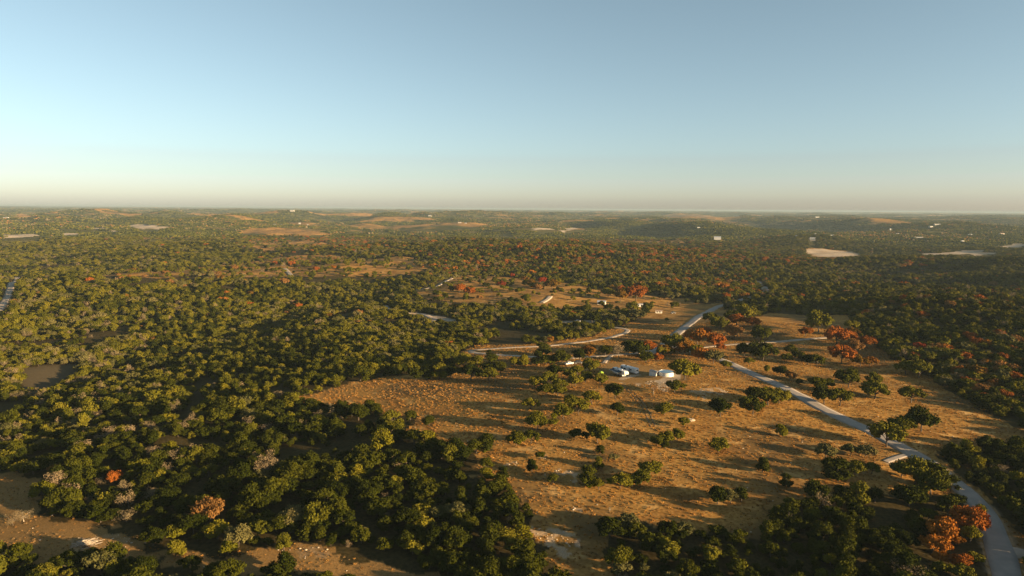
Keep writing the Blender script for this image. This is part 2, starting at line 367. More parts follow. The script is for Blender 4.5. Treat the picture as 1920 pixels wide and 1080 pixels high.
GM = mat('ground_cover', (.3, .2, .1), .95, 0, .02); b = GM.node_tree.nodes['Principled BSDF']
geo = N(GM, 'ShaderNodeNewGeometry'); at_ = N(GM, 'ShaderNodeAttribute', attribute_name='zone'); sep = N(GM, 'ShaderNodeSeparateColor')
L(GM, at_.outputs['Color'], sep.inputs[0])
def gn(scale, det=4, vec=None):
    n = N(GM, 'ShaderNodeTexNoise'); n.inputs['Scale'].default_value = scale; n.inputs['Detail'].default_value = det; L(GM, geo.outputs['Position'], n.inputs['Vector']); return n
def ramp(src, a, b_):
    r = N(GM, 'ShaderNodeMapRange'); r.inputs[1].default_value = a; r.inputs[2].default_value = b_; L(GM, src, r.inputs[0]); return r.outputs[0]
def mix(fac, A_, B_):
    m_ = N(GM, 'ShaderNodeMix', data_type='RGBA')
    for s_, v_ in (('A', A_), ('B', B_)):
        if isinstance(v_, tuple): m_.inputs[s_].default_value = (*v_, 1)
        else: L(GM, v_, m_.inputs[s_])
    if isinstance(fac, float): m_.inputs['Factor'].default_value = fac
    else: L(GM, fac, m_.inputs['Factor'])
    return m_.outputs['Result']
n1 = gn(.9, 5); n2 = gn(.06, 4); n3 = gn(.012, 5); n4 = gn(3.0, 3)
grass = mix(ramp(n1.outputs['Fac'], .35, .65), (0.216, 0.112, 0.027), (0.377, 0.212, 0.060))
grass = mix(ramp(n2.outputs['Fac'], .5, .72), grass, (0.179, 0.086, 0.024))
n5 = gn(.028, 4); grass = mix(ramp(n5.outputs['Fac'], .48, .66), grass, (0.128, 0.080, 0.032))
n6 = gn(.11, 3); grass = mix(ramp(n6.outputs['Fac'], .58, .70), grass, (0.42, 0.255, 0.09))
litter = mix(ramp(n1.outputs['Fac'], .35, .65), (.030, .025, .010), (.060, .045, .018))
scrub = mix(ramp(n3.outputs['Fac'], .4, .62), (.050, .055, .014), (.085, .072, .022))
cdn = N(GM, 'ShaderNodeVectorMath', operation='LENGTH'); L(GM, geo.outputs['Position'], cdn.inputs[0])
litter = mix(ramp(cdn.outputs['Value'], 1500, 2600), litter, scrub)
dirtc = mix(ramp(n4.outputs['Fac'], .4, .62), (.27, .158, .056), (.17, .102, .036))
rock = mix(ramp(n4.outputs['Fac'], .35, .65), (.50, .41, .30), (.34, .26, .18))
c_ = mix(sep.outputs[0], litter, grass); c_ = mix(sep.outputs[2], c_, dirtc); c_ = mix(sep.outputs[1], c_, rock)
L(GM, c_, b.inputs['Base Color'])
bp = N(GM, 'ShaderNodeBump'); bp.inputs['Strength'].default_value = .55; bp.inputs['Distance'].default_value = .22
L(GM, n1.outputs['Fac'], bp.inputs['Height']); L(GM, bp.outputs[0], b.inputs['Normal'])
gme.materials.append(GM)
ground = link(bpy.data.objects.new('ground', gme)); ground['kind'] = 'structure'

# ------------------------------------------------------------------ roads
ROADM = noisy('pale_road_surface', (.29, .25, .21), (.235, .205, .175), .25, .85, 0, .1)
TRACKM = noisy('caliche_track', (.38, .31, .235), (.30, .24, .175), .25, .9, 0, .05)
def ribbon(name, Ln, w, M, lift):
    T = np.gradient(Ln, axis=0); T /= np.linalg.norm(T, axis=1)[:, None]+1e-9; Nn = np.column_stack([-T[:, 1], T[:, 0]])
    offs = [-.5, -.25, 0, .25, .5]; rows = []
    for q in offs:
        p = Ln+Nn*w*q*(1+.05*np.sin(np.arange(len(Ln))*.7)[:, None]*(abs(q) == .5)); rows.append(np.column_stack([p, H(p[:, 0], p[:, 1])+lift]))
    edge = []
    for k, sgn in ((0, -1), (4, 1)):
        p = rows[k].copy(); p[:, 2] -= lift+.25; p[:, :2] += Nn*sgn*.25; edge.append(p)
    rows = [edge[0]]+rows+[edge[1]]; n = len(Ln); V = np.vstack(rows); Fq = []
    for r in range(len(rows)-1):
        for i in range(n-1): Fq.append((r*n+i, r*n+i+1, (r+1)*n+i+1, (r+1)*n+i))
    me = np_mesh(name, V, [np.array(Fq)[:, ::-1]], [M], smooth=True)
    o = link(bpy.data.objects.new(name, me)); o['kind'] = 'structure'; return o
for k, (nm, (Ln, w)) in enumerate(ROADS.items()):
    ribbon('road' if nm.startswith('main') else 'driveway', Ln, w, ROADM if nm.startswith('main') or nm == 'spur' else TRACKM, (.22 if nm.startswith('main') else .17+.004*k) + (.4 if np.hypot(*Ln[0]) > 700 else 0))

RUTM = noisy('worn_earth_rut', (.13, .085, .040), (.19, .12, .055), .4, .95, 0, .02)
for pts_ in ([(1163, 721), (1183, 734), (1199, 751), (1213, 772), (1224, 800)],):
    Lc = wl(pts_); T_ = np.gradient(Lc, axis=0); T_ /= np.linalg.norm(T_, axis=1)[:, None]; N_ = np.column_stack([-T_[:, 1], T_[:, 0]])
    for q_ in (-.95, .95): ribbon('wheel_rut', Lc+N_*q_, .5, RUTM, .09)

# ------------------------------------------------------------------ tree models
ICO = None
def ico():
    global ICO
    if ICO is None:
        bm = bmesh.new(); bmesh.ops.create_icosphere(bm, subdivisions=2, radius=1)
        bm.verts.ensure_lookup_table(); ICO = (np.array([v.co[:] for v in bm.verts]), np.array([[v.index for v in f.verts] for f in bm.faces])); bm.free()
    return ICO
def crown_arrays(kind, seed, nleaf, leaf):
    """unit crown: about 1 wide (radius .5), returns V,F. kinds: oak, juniper, twig"""
    g = np.random.RandomState(seed); lobes = []
    if kind == 'juniper':
        hh = g.uniform(.70, .92); n = 16
        for k in range(n):
            t = g.uniform(.05, 1); r = .44*math.sqrt(max(.05, 1-t**2.4*.9)); a = g.uniform(0, 2*math.pi); q = r*g.uniform(.25, .8)
            lobes.append((q*math.cos(a), q*math.sin(a), .12+t*hh*.68, g.uniform(.13, .21)))
        lobes.append((.03, -.04, hh*.80, .17))
    elif kind == 'oak':
        hh = g.uniform(.62, .8); ex = g.uniform(.8, 1.2)
        for k in range(22):
            a = g.uniform(0, 2*math.pi); q = .42*math.sqrt(g.uniform(0, 1)); z = hh*(.34+.52*math.sqrt(max(0, 1-(q/.46)**2))*g.uniform(.15, 1))
            lobes.append((q*math.cos(a)*ex, q*math.sin(a)/ex, z, g.uniform(.10, .19)))
    else:
        hh = g.uniform(.75, .95)
        for k in range(14):
            a = g.uniform(0, 2*math.pi); q = .4*math.sqrt(g.uniform(0, 1)); lobes.append((q*math.cos(a), q*math.sin(a), hh*g.uniform(.4, .95), g.uniform(.1, .18)))
    Vs = []; Fs = []; n0 = 0
    iv, if_ = ico(); Lb = np.array(lobes)
    for (x, y, z, r) in lobes:
        if kind == 'twig': continue
        p = iv*(r*.70)*(1+.5*(g.rand(len(iv), 1)-.5))*[1, 1, .85]+[x, y, z]
        Vs.append(p); f = if_+n0; Fs.append(np.column_stack([f, f[:, 2]])); n0 += len(p)
    w = Lb[:, 3]**2; w /= w.sum(); idx = g.choice(len(Lb), nleaf, p=w)
    dirs = g.normal(size=(nleaf, 3)); dirs[:, 2] = np.abs(dirs[:, 2])*.9+dirs[:, 2]*.1 if kind != 'twig' else dirs[:, 2]; dirs /= np.linalg.norm(dirs, axis=1)[:, None]
    rr = Lb[idx, 3]*g.uniform(.68, 1.32, nleaf); C = Lb[idx, :3]+dirs*rr[:, None]*[1, 1, .88]
    nrm = dirs+g.normal(size=(nleaf, 3))*.75; nrm /= np.linalg.norm(nrm, axis=1)[:, None]
    t = np.cross(nrm, g.normal(size=(nleaf, 3))); t /= np.linalg.norm(t, axis=1)[:, None]; b_ = np.cross(nrm, t)
    s = leaf*g.uniform(.6, 1.4, (nleaf, 1)); asp = .75 if kind != 'twig' else .16
    P = np.stack([C-t*s, C+b_*s*asp+nrm*s*.25, C+t*s, C-b_*s*asp], 1).reshape(-1, 3)
    Vs.append(P); Fs.append(np.arange(nleaf*4).reshape(-1, 4)+n0)
    V = np.vstack(Vs); Fq = np.vstack(Fs); top = V[:, 2].max()
    return V, Fq, Lb
def split_tri(Fq):
    tri = Fq[:, 2] == Fq[:, 3]; out = []
    if tri.any(): out.append(Fq[tri][:, :3])
    if (~tri).any(): out.append(Fq[~tri])
    return out
def trunk_mb(kind, Lb, seed, k=1.0):
    g = random.Random(seed); mb = MB()
    if kind == 'juniper':
        mb.tube([(0, 0, -.06), (.01, 0, .2), (0, .01, .55), (0, 0, .75)], [.035, .028, .018, .006], 6)
        for q in range(3):
            l = Lb[q*2]; mb.tube([(0, 0, .12+.1*q), (l[0]*.5, l[1]*.5, l[2]*.7), (l[0], l[1], l[2])], [.016, .011, .005], 5)
    else:
        bx, by = g.uniform(-.05, .05), g.uniform(-.05, .05); fz = .22
        mb.tube([(0, 0, -.06), (bx*.3, by*.3, .1), (bx, by, fz)], [.032*k, .022*k, .020*k], 7)
        for q in range(7 if kind == 'oak' else 11):
            l = Lb[q]; mb.tube([(bx, by, fz-.02), (bx+(l[0]-bx)*.45, by+(l[1]-by)*.45, fz+(l[2]-fz)*.6), (l[0], l[1], l[2])], [.020*k, .013*k, .004], 5)
    return mb
# kinds of tree -> shape, possible tones
SHAPES = {}
for kind in ('oak', 'juniper', 'twig'):
    SHAPES[kind] = [(100*len(kind)+s) for s in range(5)]
crown_me = {}; trunk_me = {}
def get_crown(kind, v, tone):
    k = (kind, v, tone)
    if k not in crown_me:
        V, Fq, Lb = crown_arrays(kind, SHAPES[kind][v], 2600 if kind != 'twig' else 900, .030 if kind != 'twig' else .035)
        crown_me[k] = np_mesh('crown', V, split_tri(Fq), [TONES[tone]])
    return crown_me[k]
def get_trunk(kind, v, pale):
    k = (kind, v, pale)
    if k not in trunk_me:
        _, _, Lb = crown_arrays(kind, SHAPES[kind][v], 10, .03); mb = trunk_mb(kind, Lb, v, 1.0)
        me = bpy.data.meshes.new('trunk'); me.from_pydata(mb.v, [], mb.f); me.materials.append(PALEBARK if pale else BARK); trunk_me[k] = me
    return trunk_me[k]
TREES = []    # individual trees: x, y, crown width, kind, tone, pixel x, pixel y, pale
def plant_px(px, py, w, kind, tone, pale=False, hs=1.0):
    x, y = at(px, py); z = float(H(x, y)); wpx = float(pix(x, y, z)[2])
    TREES.append(dict(x=x, y=y, w=w*wpx/F, kind=kind, tone=tone, px=px, py=py, pale=pale, hs=hs, hand=True))
O, J, T = 'oak', 'juniper', 'twig'
HAND = """
o 1283 712 48|o 1265 736 30|j 1246 777 31 ol|t 1226 739 15 br p|o 1153 747 30|j 1157 779 26|o 1110 758 33|o 1125 721 28|o 1106 698 27|o 1040 708 26|o 1068 708 20|o 1083 704 24
o 1098 717 27 dk|o 1079 724 24|o 1029 724 28|o 1008 727 26|o 1050 732 26|o 1045 742 28|o 1056 786 30|o 1084 777 32|o 1070 760 24|o 995 769 28|o 1024 741 30|o 1008 806 34|j 1037 797 19
o 968 836 32|o 995 831 30|j 893 850 36 dk|j 912 846 32 dk|o 1120 831 38|o 1078 822 22 dk|o 1096 824 18 dk|o 1232 836 27|o 1251 833 25|o 1270 826 22|j 1247 842 16|o 1281 800 22|o 1013 860 19
j 997 884 22|j 943 897 20|j 1037 907 20|j 1126 852 20|o 1151 864 19 gg|j 1123 879 21|j 1103 912 34 dk|j 1122 918 22|o 1163 917 38|o 1185 914 34|o 1202 908 28|o 1218 895 33 ol p|j 911 882 26|j 910 903 30|j 868 868 36|j 845 870 34
t 1143 960 10 ta p|j 776 834 36 dk|j 800 836 38|j 804 798 22|j 716 848 46|j 735 808 38|j 672 788 38 dk
o 1418 757 40|o 1440 760 44|o 1461 757 30|o 1350 781 36|o 1411 776 40 dk|j 1463 817 24|o 1347 848 36|j 1430 886 26|j 1473 913 22|j 1345 945 36|o 1370 944 34 gg|j 1390 941 32
o 1545 757 36|o 1575 761 34|o 1640 748 40|o 1708 755 38|o 1687 812 42|o 1727 809 46|o 1662 838 48|o 1548 859 32 gg|o 1594 855 28 gg|o 1622 857 32 gg|j 1552 882 24|j 1570 902 44|o 1603 890 32|o 1634 888 26
o 1690 893 38 gg|o 1715 907 48|o 1745 908 44|o 1745 928 52 dk|j 1782 922 36 dk|o 1703 949 56|j 1573 937 26 dk|j 1608 944 36|j 1640 942 30 dk|j 1779 964 40|o 1740 975 30 ol
o 1818 1002 52 ru|o 1766 1016 46 or|o 1750 1036 42 or|o 1766 990 30 ru|o 1793 1022 26 or|o 1762 1056 24 or|o 1800 1066 30 ru|j 1819 1018 34 yg|j 1832 985 28 yg|j 1836 968 26
o 1310 677 26 or|o 1337 682 27 gg|o 1361 690 18|o 1308 646 38 or|o 1296 640 26 ru|o 1340 652 28 ru|o 1322 634 22 ru|o 1352 657 17 ru|o 1382 612 30 ru|o 1412 614 26 ru|o 1424 641 31 dk|o 1376 636 30 br|o 1350 618 30|o 1332 606 26|o 1372 604 30 dk|o 1398 600 30
o 1395 670 28 dk|o 1430 677 44 dk|o 1405 685 18|o 1510 631 24 ru|o 1535 623 40|o 1568 647 36 ru|o 1590 644 30 ru|o 1597 631 22 ru|o 1622 652 30 ru|o 1603 662 26 br|o 1578 682 36 ru|o 1598 678 22 ru|o 1612 688 24 or|o 1630 686 24 or
o 1484 666 20 dk|o 1496 677 20|o 1515 684 24 dk|o 1530 687 28 dk|o 1462 705 27|j 1438 697 12|o 1481 713 18 br|j 1499 722 13|o 1530 731 30|o 1550 729 28|o 1590 727 36|o 1637 724 26|o 1698 702 34|o 1722 708 40|o 1597 619 26|o 1475 680 18
o 862 549 17 ru|o 880 553 19 ru|o 940 539 15 cr|o 985 528 14 ru|o 994 538 15 ru|o 1016 532 13 cr|o 1008 545 16 br|o 1035 543 24 ru|o 997 516 14 or|o 1163 564 22 ru|o 1192 565 31 ru|o 1140 557 22|o 1146 545 14 or|o 900 562 13 br|o 960 520 8 cr
o 1103 674 27 ru|o 1108 660 18 or|j 1017 665 30 dk|o 1135 667 26 dk|t 1160 671 22 ta|o 1178 664 26|o 1196 668 36 dk|o 1216 664 32 ru|o 1211 680 28 dk|o 1234 678 16 ru|o 1240 668 18|o 1255 664 16|o 1274 662 16 or|j 1087 676 30 dk
o 1054 684 27|j 1008 684 26|j 1024 684 24|j 1038 682 20 dk|j 965 687 24|j 982 686 20|j 920 697 34|j 938 699 26|o 882 714 38|o 915 714 34|j 802 711 30|j 824 711 30|j 845 708 26|o 779 714 28|j 675 714 38|j 700 704 26|j 917 667 10 dk|j 870 690 34|j 895 690 30|j 842 692 26
o 1262 660 34|o 1284 664 30 or|o 1302 667 26|o 1322 674 24 ru|o 1246 664 26 ru|o 1185 585 20|o 1098 588 18|o 1110 606 26|o 1160 605 22 gg|o 1196 600 28 gg|o 1170 598 20|o 1140 583 14|j 1250 603 8|o 1160 690 2
t 25 985 26 ta|t 45 978 26 ta p|o 213 906 24 ru|o 395 978 48 br|o 107 890 24 br|j 329 1043 34|j 408 1010 46|j 532 1032 30
"""
tn = {'dk': 'dark green', 'ol': 'olive', 'gg': 'grey green', 'yg': 'yellow green', 'ru': 'rust', 'or': 'orange', 'cr': 'crimson', 'br': 'brown', 'ta': 'tan'}
rr_ = random.Random(3)
for it in HAND.replace('\n', '|').split('|'):
    q = it.split()
    if len(q) < 4: continue
    kind = {'o': O, 'j': J, 't': T}[q[0]]; w = float(q[3])
    if w < 5: continue
    tone = tn[q[4]] if len(q) > 4 else rr_.choice(['olive', 'olive', 'dark green', 'olive'] if kind == O else ['dark green', 'olive', 'yellow green', 'dark green'])
    plant_px(float(q[1]), float(q[2]), w*1.22, kind, tone, 'p' in q[4:])
print('hand trees', len(TREES))

# ---- forest candidates on a jittered world grid
def grid(d0, d1, sp, amax, seed):
    g = np.random.RandomState(seed); ex = d1*math.sin(min(amax, math.pi/2))
    xs = np.arange(-ex, ex, sp); ys = np.arange(0, d1, sp); X, Y = np.meshgrid(xs, ys); X = X.ravel(); Y = Y.ravel()
    X = X+g.uniform(-.48, .48, len(X))*sp; Y = Y+g.uniform(-.48, .48, len(Y))*sp
    d = np.hypot(X, Y); a = np.abs(np.arctan2(X, Y)); k = (d > d0) & (d <= d1) & (a < amax); return X[k], Y[k], g
def openness(X, Y):
    wx = X+5*(fbm(X/9, Y/9, 60, 2)-.5); wy = Y+5*(fbm(X/9, Y/9, 70, 2)-.5)
    op = inpoly(wx, wy, PAST) | inpoly(wx, wy, TRACK) | inpoly(wx, wy, NOOK) | inpoly(wx, wy, LOT) | inpoly(wx, wy, LOT2)
    for P in GAPS: op |= inpoly(wx, wy, P)
    semi = inpoly(wx, wy, MEAD) | inpoly(wx, wy, MEAD2)
    dd = np.hypot(X, Y)+1e-6
    for q in (0, 60, 130, 210):
        if q and dd.max() < 1000: continue
        f_ = np.where(dd > 1100, (dd+q*np.clip(dd/2200, .4, 2.5))/dd, 1)
        for P in FIELDS: semi |= inpoly(wx*f_, wy*f_, P)
        for P in PALES: op |= inpoly(wx*f_, wy*f_, P)
        if q == 60:
            f_ = (dd+45)/dd
            for P in (MEAD, MEAD2): semi |= inpoly(wx*f_, wy*f_, P)
    rd = np.zeros(X.shape, bool)
    for nm, (Ln, w) in ROADS.items():
        dl = dist_line(X, Y, Ln); rd |= dl < w*.5+2.6
    return op, semi, rd
rust_px = [(1150, 480, 260, 34, .30), (880, 500, 70, 14, .4), (1000, 470, 160, 20, .22), (1330, 530, 120, 30, .25), (330, 530, 130, 14, .14), (620, 450, 150, 20, .3), (560, 495, 60, 20, .3),
           (1450, 490, 80, 10, .3), (1750, 560, 300, 40, .09), (1860, 690, 120, 70, .22), (380, 560, 300, 60, .03), (1720, 500, 60, 30, .15), (1290, 490, 90, 20, .22)]
def forest(d0, d1, sp, size, seed, gapamt):
    X, Y, g = grid(d0, d1, sp, R(46), seed)
    op, semi, rd = openness(X, Y)
    dens = fbm(X/38, Y/38, 51, 3)
    keep = ~op & ~rd & (~semi | (g.rand(len(X)) < np.where(np.hypot(X, Y) > 1500, .13, .11))) & (dens > gapamt) & (g.rand(len(X)) < .45+1.3*vn(X/15, Y/15, 57))
    X, Y = X[keep], Y[keep]; Z = H(X, Y); PX, PY, W = pix(X, Y, Z)
    n = len(X); clump = vn(X/26, Y/26, 77); u = g.rand(n)
    S = size*(.5+.85*g.uniform(0, 1, n)**1.3)*(.8+.45*clump)
    # species patches
    sel = .62*vn(X/45, Y/45, 88)+.38*g.rand(n)
    left = sst(500, 100, PX)*sst(560, 640, PY)
    pr = np.full(n, .006)
    for (cx, cy, sx, sy, a) in rust_px: pr = np.maximum(pr, a*np.exp(-((PX-cx)/sx)**2-((PY-cy)/sy)**2))
    pr = np.nan_to_num(pr, nan=.01)
    DD = np.hypot(X, Y); darkp = np.clip(.82*sst(470, 260, DD)+0.08*sst(1450, 1700, PX)*sst(1100, 700, DD), 0, .8); darkp = np.nan_to_num(darkp, nan=.5)  # nearer crowns picked darker, standing in for the dim foreground light
    kind = []; tone = []
    for k in range(n):
        if u[k] < pr[k]*1.1 and sel[k] > .35 and DD[k] > 420:
            kind.append(O); tone.append(['rust', 'orange', 'rust', 'brown', 'brown', 'crimson'][int(g.rand()*5.12)])
        elif sel[k] > .56:
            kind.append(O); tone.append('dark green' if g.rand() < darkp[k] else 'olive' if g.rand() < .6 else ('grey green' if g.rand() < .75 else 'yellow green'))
        elif sel[k] > .49 and g.rand() < (.25+.5*left[k]):
            kind.append(T); tone.append('tan'); S[k] *= .9
        else:
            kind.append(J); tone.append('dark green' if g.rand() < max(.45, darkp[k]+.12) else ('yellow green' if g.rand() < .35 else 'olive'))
    S = np.where(np.array(kind) == J, S*.86, S)
    return dict(X=X, Y=Y, Z=Z, S=S, kind=np.array(kind), tone=np.array(tone), PX=PX, PY=PY, W=W)
F1 = forest(110, 700, 4.3, 6.9, 11, .30)
F2 = forest(700, 1350, 5.3, 8.0, 12, .25)
F3 = forest(1350, 2500, 7.2, 9.8, 13, .23)
FO = {k: np.concatenate([F1[k], F2[k], F3[k]]) for k in F1}
for (px_, py_, S_) in ((1955, 985, 9.5), (1950, 1010, 9), (1968, 1035, 10), (1962, 1060, 9), (1985, 1075, 10.5), (1975, 1100, 9.5), (1995, 1125, 10), (1935, 952, 8.5), (2010, 1050, 10), (1985, 1000, 9.5)):
    x_, y_ = at(px_, py_)
    for k_, v_ in dict(X=x_, Y=y_, Z=float(H(x_, y_)), S=S_, kind=O, tone='dark green', PX=px_, PY=py_, W=200.).items(): FO[k_] = np.append(FO[k_], v_)
# drop those too close to hand trees
keep = np.ones(len(FO['X']), bool)
for t in TREES: keep &= np.hypot(FO['X']-t['x'], FO['Y']-t['y']) > .42*(t['w']+FO['S']) if t['w'] > 3 else keep
FO = {k: v[keep] for k, v in FO.items()}
# the rest of the 300 that show largest become things of their own
vis = (FO['PX'] > 0) & (FO['PX'] < 1920) & (FO['PY'] < 1095) & (FO['PY'] > 400)
score = np.where(vis, FO['S']/FO['W'], 0)
NIND = 300-len(TREES)+10
order = np.argsort(-score)[:NIND]
for i in order:
    TREES.append(dict(x=FO['X'][i], y=FO['Y'][i], w=FO['S'][i], kind=str(FO['kind'][i]), tone=str(FO['tone'][i]), px=FO['PX'][i], py=FO['PY'][i], pale=False, hs=1, hand=False))
m_ = np.ones(len(FO['X']), bool); m_[order] = False; FO = {k: v[m_] for k, v in FO.items()}
print('forest', len(FO['X']), 'individual', len(TREES))

# ------------------------------------------------------------------ labels for the trees
LM = [('the round metal tank', 1250, 700), ('the two parked travel trailers', 1168, 700), ('the lime green canopies', 1127, 705), ('the bend of the driveway loop', 890, 658),
      ('the junction of the roads', 1262, 645), ('the white-roofed metal barn', 1128, 570), ('the shaded meadow right of the road', 1510, 605), ('the narrow white lane on the right', 1500, 638),
      ('the long pale road in mid pasture', 1540, 765), ('the short pale spur of the road', 1690, 857), ('the concrete road at the lower right', 1835, 950), ('the pale rock outcrops in the pasture', 1050, 880),
      ('the leafless snag with a pale trunk', 1143, 960), ('the brush pile at the lower left', 165, 1015), ('the left tip of the golden pasture', 600, 745), ('the small dirt clearing at the far left', 95, 705),
      ('the lone rust-coloured tree in the left woods', 213, 900), ('the large brown tree near the bottom left', 395, 965), ('the dirt track at the bottom edge', 600, 1050), ('the pale-trunked tree below the tank', 1226, 735),
      ('the parked pickups by the trees', 1082, 682), ('the wide shadow at the bottom of the pasture', 1250, 975), ('the middle of the golden pasture', 1380, 860), ('the crimson tree in the middle distance', 940, 535),
      ('the wooded lower edge right of centre', 1450, 1060), ('the sparse patch in the left woods', 360, 840), ('the wooded edge left of the pasture', 760, 880), ('the dark woods below left of centre', 640, 960)]
ORD = ['', 'second ', 'third ', 'fourth ', 'fifth ', 'sixth ', 'seventh ', 'eighth ', 'ninth ', 'tenth ', 'eleventh ', 'twelfth ', 'thirteenth ', 'fourteenth ', 'fifteenth ', 'sixteenth ', 'seventeenth ', 'eighteenth ', 'nineteenth ', 'twentieth ']
KN = {O: 'oak', J: 'juniper', T: 'leafless tree'}
buck = {}
for t in TREES:
    best = min(LM, key=lambda l: math.hypot(t['px']-l[1], 1.6*(t['py']-l[2])))
    dx, dy = t['px']-best[1], t['py']-best[2]
    if abs(dx) > 1.3*abs(dy): rel = 'right of' if dx > 0 else 'left of'
    else: rel = 'below' if dy > 0 else 'above'
    t['dist'] = math.hypot(dx, dy); t['key'] = (t['tone'], t['kind'], rel, best[0])
    buck.setdefault(t['key'], []).append(t)
for k, L_ in buck.items():
    L_.sort(key=lambda t: t['dist'])
    for n_, t in enumerate(L_):
        lead = '' if len(L_) == 1 else (ORD[n_]+'closest ' if n_ < 20 else 'outermost ')
        tone, kd, rel, lm = k
        if tone == 'tan': nm = 'tan leafless tree'
        elif t['kind'] == T: nm = tone+' thin-leaved tree'
        elif tone in ('rust', 'orange', 'crimson', 'brown'): nm = tone+'-leaved oak'
        else: nm = tone+' '+KN[kd]
        t['label'] = (lead+nm+' '+rel+' '+lm).strip()
        if t['pale']: t['label'] = 'pale-trunked '+t['label'] if not lead else t['label']+', pale trunk'
def plant(t, i):
    kd = t['kind']; nm = {O: 'oak_tree', J: 'juniper_tree', T: 'leafless_tree'}[kd]
    if t['tone'] in ('rust', 'orange', 'crimson', 'brown') and kd == O: nm = 'red_oak_tree'
    grp = {'oak_tree': 'green oaks and evergreens scattered over the ranch', 'juniper_tree': 'junipers in the woods and pasture', 'leafless_tree': 'leafless trees', 'red_oak_tree': 'oaks in autumn colour'}[nm]
    v = (i*7) % 5; z = float(H(t['x'], t['y']))
    e = empty(nm, (t['x'], t['y'], z-.05), (i*2.399) % 6.283, t['label'], {'oak_tree': 'oak tree', 'juniper_tree': 'juniper tree', 'leafless_tree': 'bare tree', 'red_oak_tree': 'autumn oak'}[nm], grp)
    hs = [1.0, .9, 1.12, .95, 1.2][(i*3) % 5]
    if kd == J and t['w'] > 9: hs *= .85
    e.scale = (t['w'], t['w'], t['w']*hs)
    c = link(bpy.data.objects.new('crown', get_crown(kd, v, t['tone']))); c.parent = e
    k = link(bpy.data.objects.new('trunk', get_trunk(kd, v, t['pale']))); k.parent = e
for i, t in enumerate(TREES): plant(t, i)

# ------------------------------------------------------------------ stuff scattered with geometry nodes
def scatter(name, label, protos, P, idx, rz, sc, mats_rand=None):
    me = bpy.data.meshes.new(name); n = len(P); me.vertices.add(n); me.vertices.foreach_set('co', np.asarray(P, np.float32).ravel())
    a = me.attributes.new('pick', 'INT', 'POINT'); a.data.foreach_set('value', np.asarray(idx, np.int32))
    a = me.attributes.new('turn', 'FLOAT_VECTOR', 'POINT'); a.data.foreach_set('vector', np.column_stack([np.zeros(n), np.zeros(n), rz]).astype(np.float32).ravel())
    a = me.attributes.new('size', 'FLOAT_VECTOR', 'POINT'); a.data.foreach_set('vector', np.asarray(sc, np.float32).ravel())
    o = link(bpy.data.objects.new(name, me)); o['kind'] = 'stuff'; o['label'] = label[0]; o['category'] = label[1]
    pc = bpy.data.collections.new(name+'_models')
    for k, pm in enumerate(protos): pc.objects.link(bpy.data.objects.new('model_%03d' % k, pm))
    ng = bpy.data.node_groups.new(name+'_scatter', 'GeometryNodeTree')
    ng.interface.new_socket('Geometry', in_out='INPUT', socket_type='NodeSocketGeometry'); ng.interface.new_socket('Geometry', in_out='OUTPUT', socket_type='NodeSocketGeometry')
    gi = ng.nodes.new('NodeGroupInput'); go = ng.nodes.new('NodeGroupOutput'); ip = ng.nodes.new('GeometryNodeInstanceOnPoints')
    ci = ng.nodes.new('GeometryNodeCollectionInfo'); ci.inputs['Collection'].default_value = pc; ci.inputs['Separate Children'].default_value = True; ci.inputs['Reset Children'].default_value = True
    def na_(nm, tp):
        q = ng.nodes.new('GeometryNodeInputNamedAttribute'); q.data_type = tp; q.inputs['Name'].default_value = nm; return q.outputs[0]
    ip.inputs['Pick Instance'].default_value = True
    ng.links.new(gi.outputs[0], ip.inputs['Points']); ng.links.new(ci.outputs[0], ip.inputs['Instance'])
    ng.links.new(na_('pick', 'INT'), ip.inputs['Instance Index']); ng.links.new(na_('turn', 'FLOAT_VECTOR'), ip.inputs['Rotation']); ng.links.new(na_('size', 'FLOAT_VECTOR'), ip.inputs['Scale'])
    ng.links.new(ip.outputs[0], go.inputs[0])
    md = o.modifiers.new('scatter', 'NODES'); md.node_group = ng
    return o
def whole_tree(kind, v, tone, nleaf, leaf):
    V, Fq, Lb = crown_arrays(kind, SHAPES[kind][v]+37, nleaf, leaf); mb = trunk_mb(kind, Lb, v, 1.0)
    fs = split_tri(Fq); tv = np.array(mb.v); n0 = len(V)
    tq = np.array([f for f in mb.f if len(f) == 4])+n0
    mi = [0]*sum(len(f) for f in fs)+[1]*len(tq)
    return np_mesh('tree_model', np.vstack([V, tv]), fs+[tq], [TONES[tone], BARK], mi)
protos = []; pidx = {}
for (kd, tones) in ((O, ['dark green', 'olive', 'grey green', 'yellow green', 'rust', 'orange', 'crimson', 'brown']), (J, ['dark green', 'yellow green', 'olive']), (T, ['tan'])):
    for tone in tones:
        nv = 4 if tone in ('olive', 'dark green', 'grey green') else 2
        for v in range(nv):
            pidx.setdefault((kd, tone), []).append(len(protos)); protos.append(whole_tree(kd, v, tone, 1300 if kd != T else 500, .042 if kd != T else .045))
g = np.random.RandomState(5); n = len(FO['X'])
pick = np.array([pidx[(k, t)][g.randint(len(pidx[(k, t)]))] for k, t in zip(FO['kind'], FO['tone'])])
zs = g.uniform(.72, 1.12, n)*np.where(np.hypot(FO['X'], FO['Y']) > 1350, .72, 1)
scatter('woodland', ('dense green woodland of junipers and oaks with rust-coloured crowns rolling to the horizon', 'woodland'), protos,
        np.column_stack([FO['X'], FO['Y'], FO['Z']-.1]), pick, g.uniform(0, 6.28, n), np.column_stack([FO['S'], FO['S'], FO['S']*zs]))

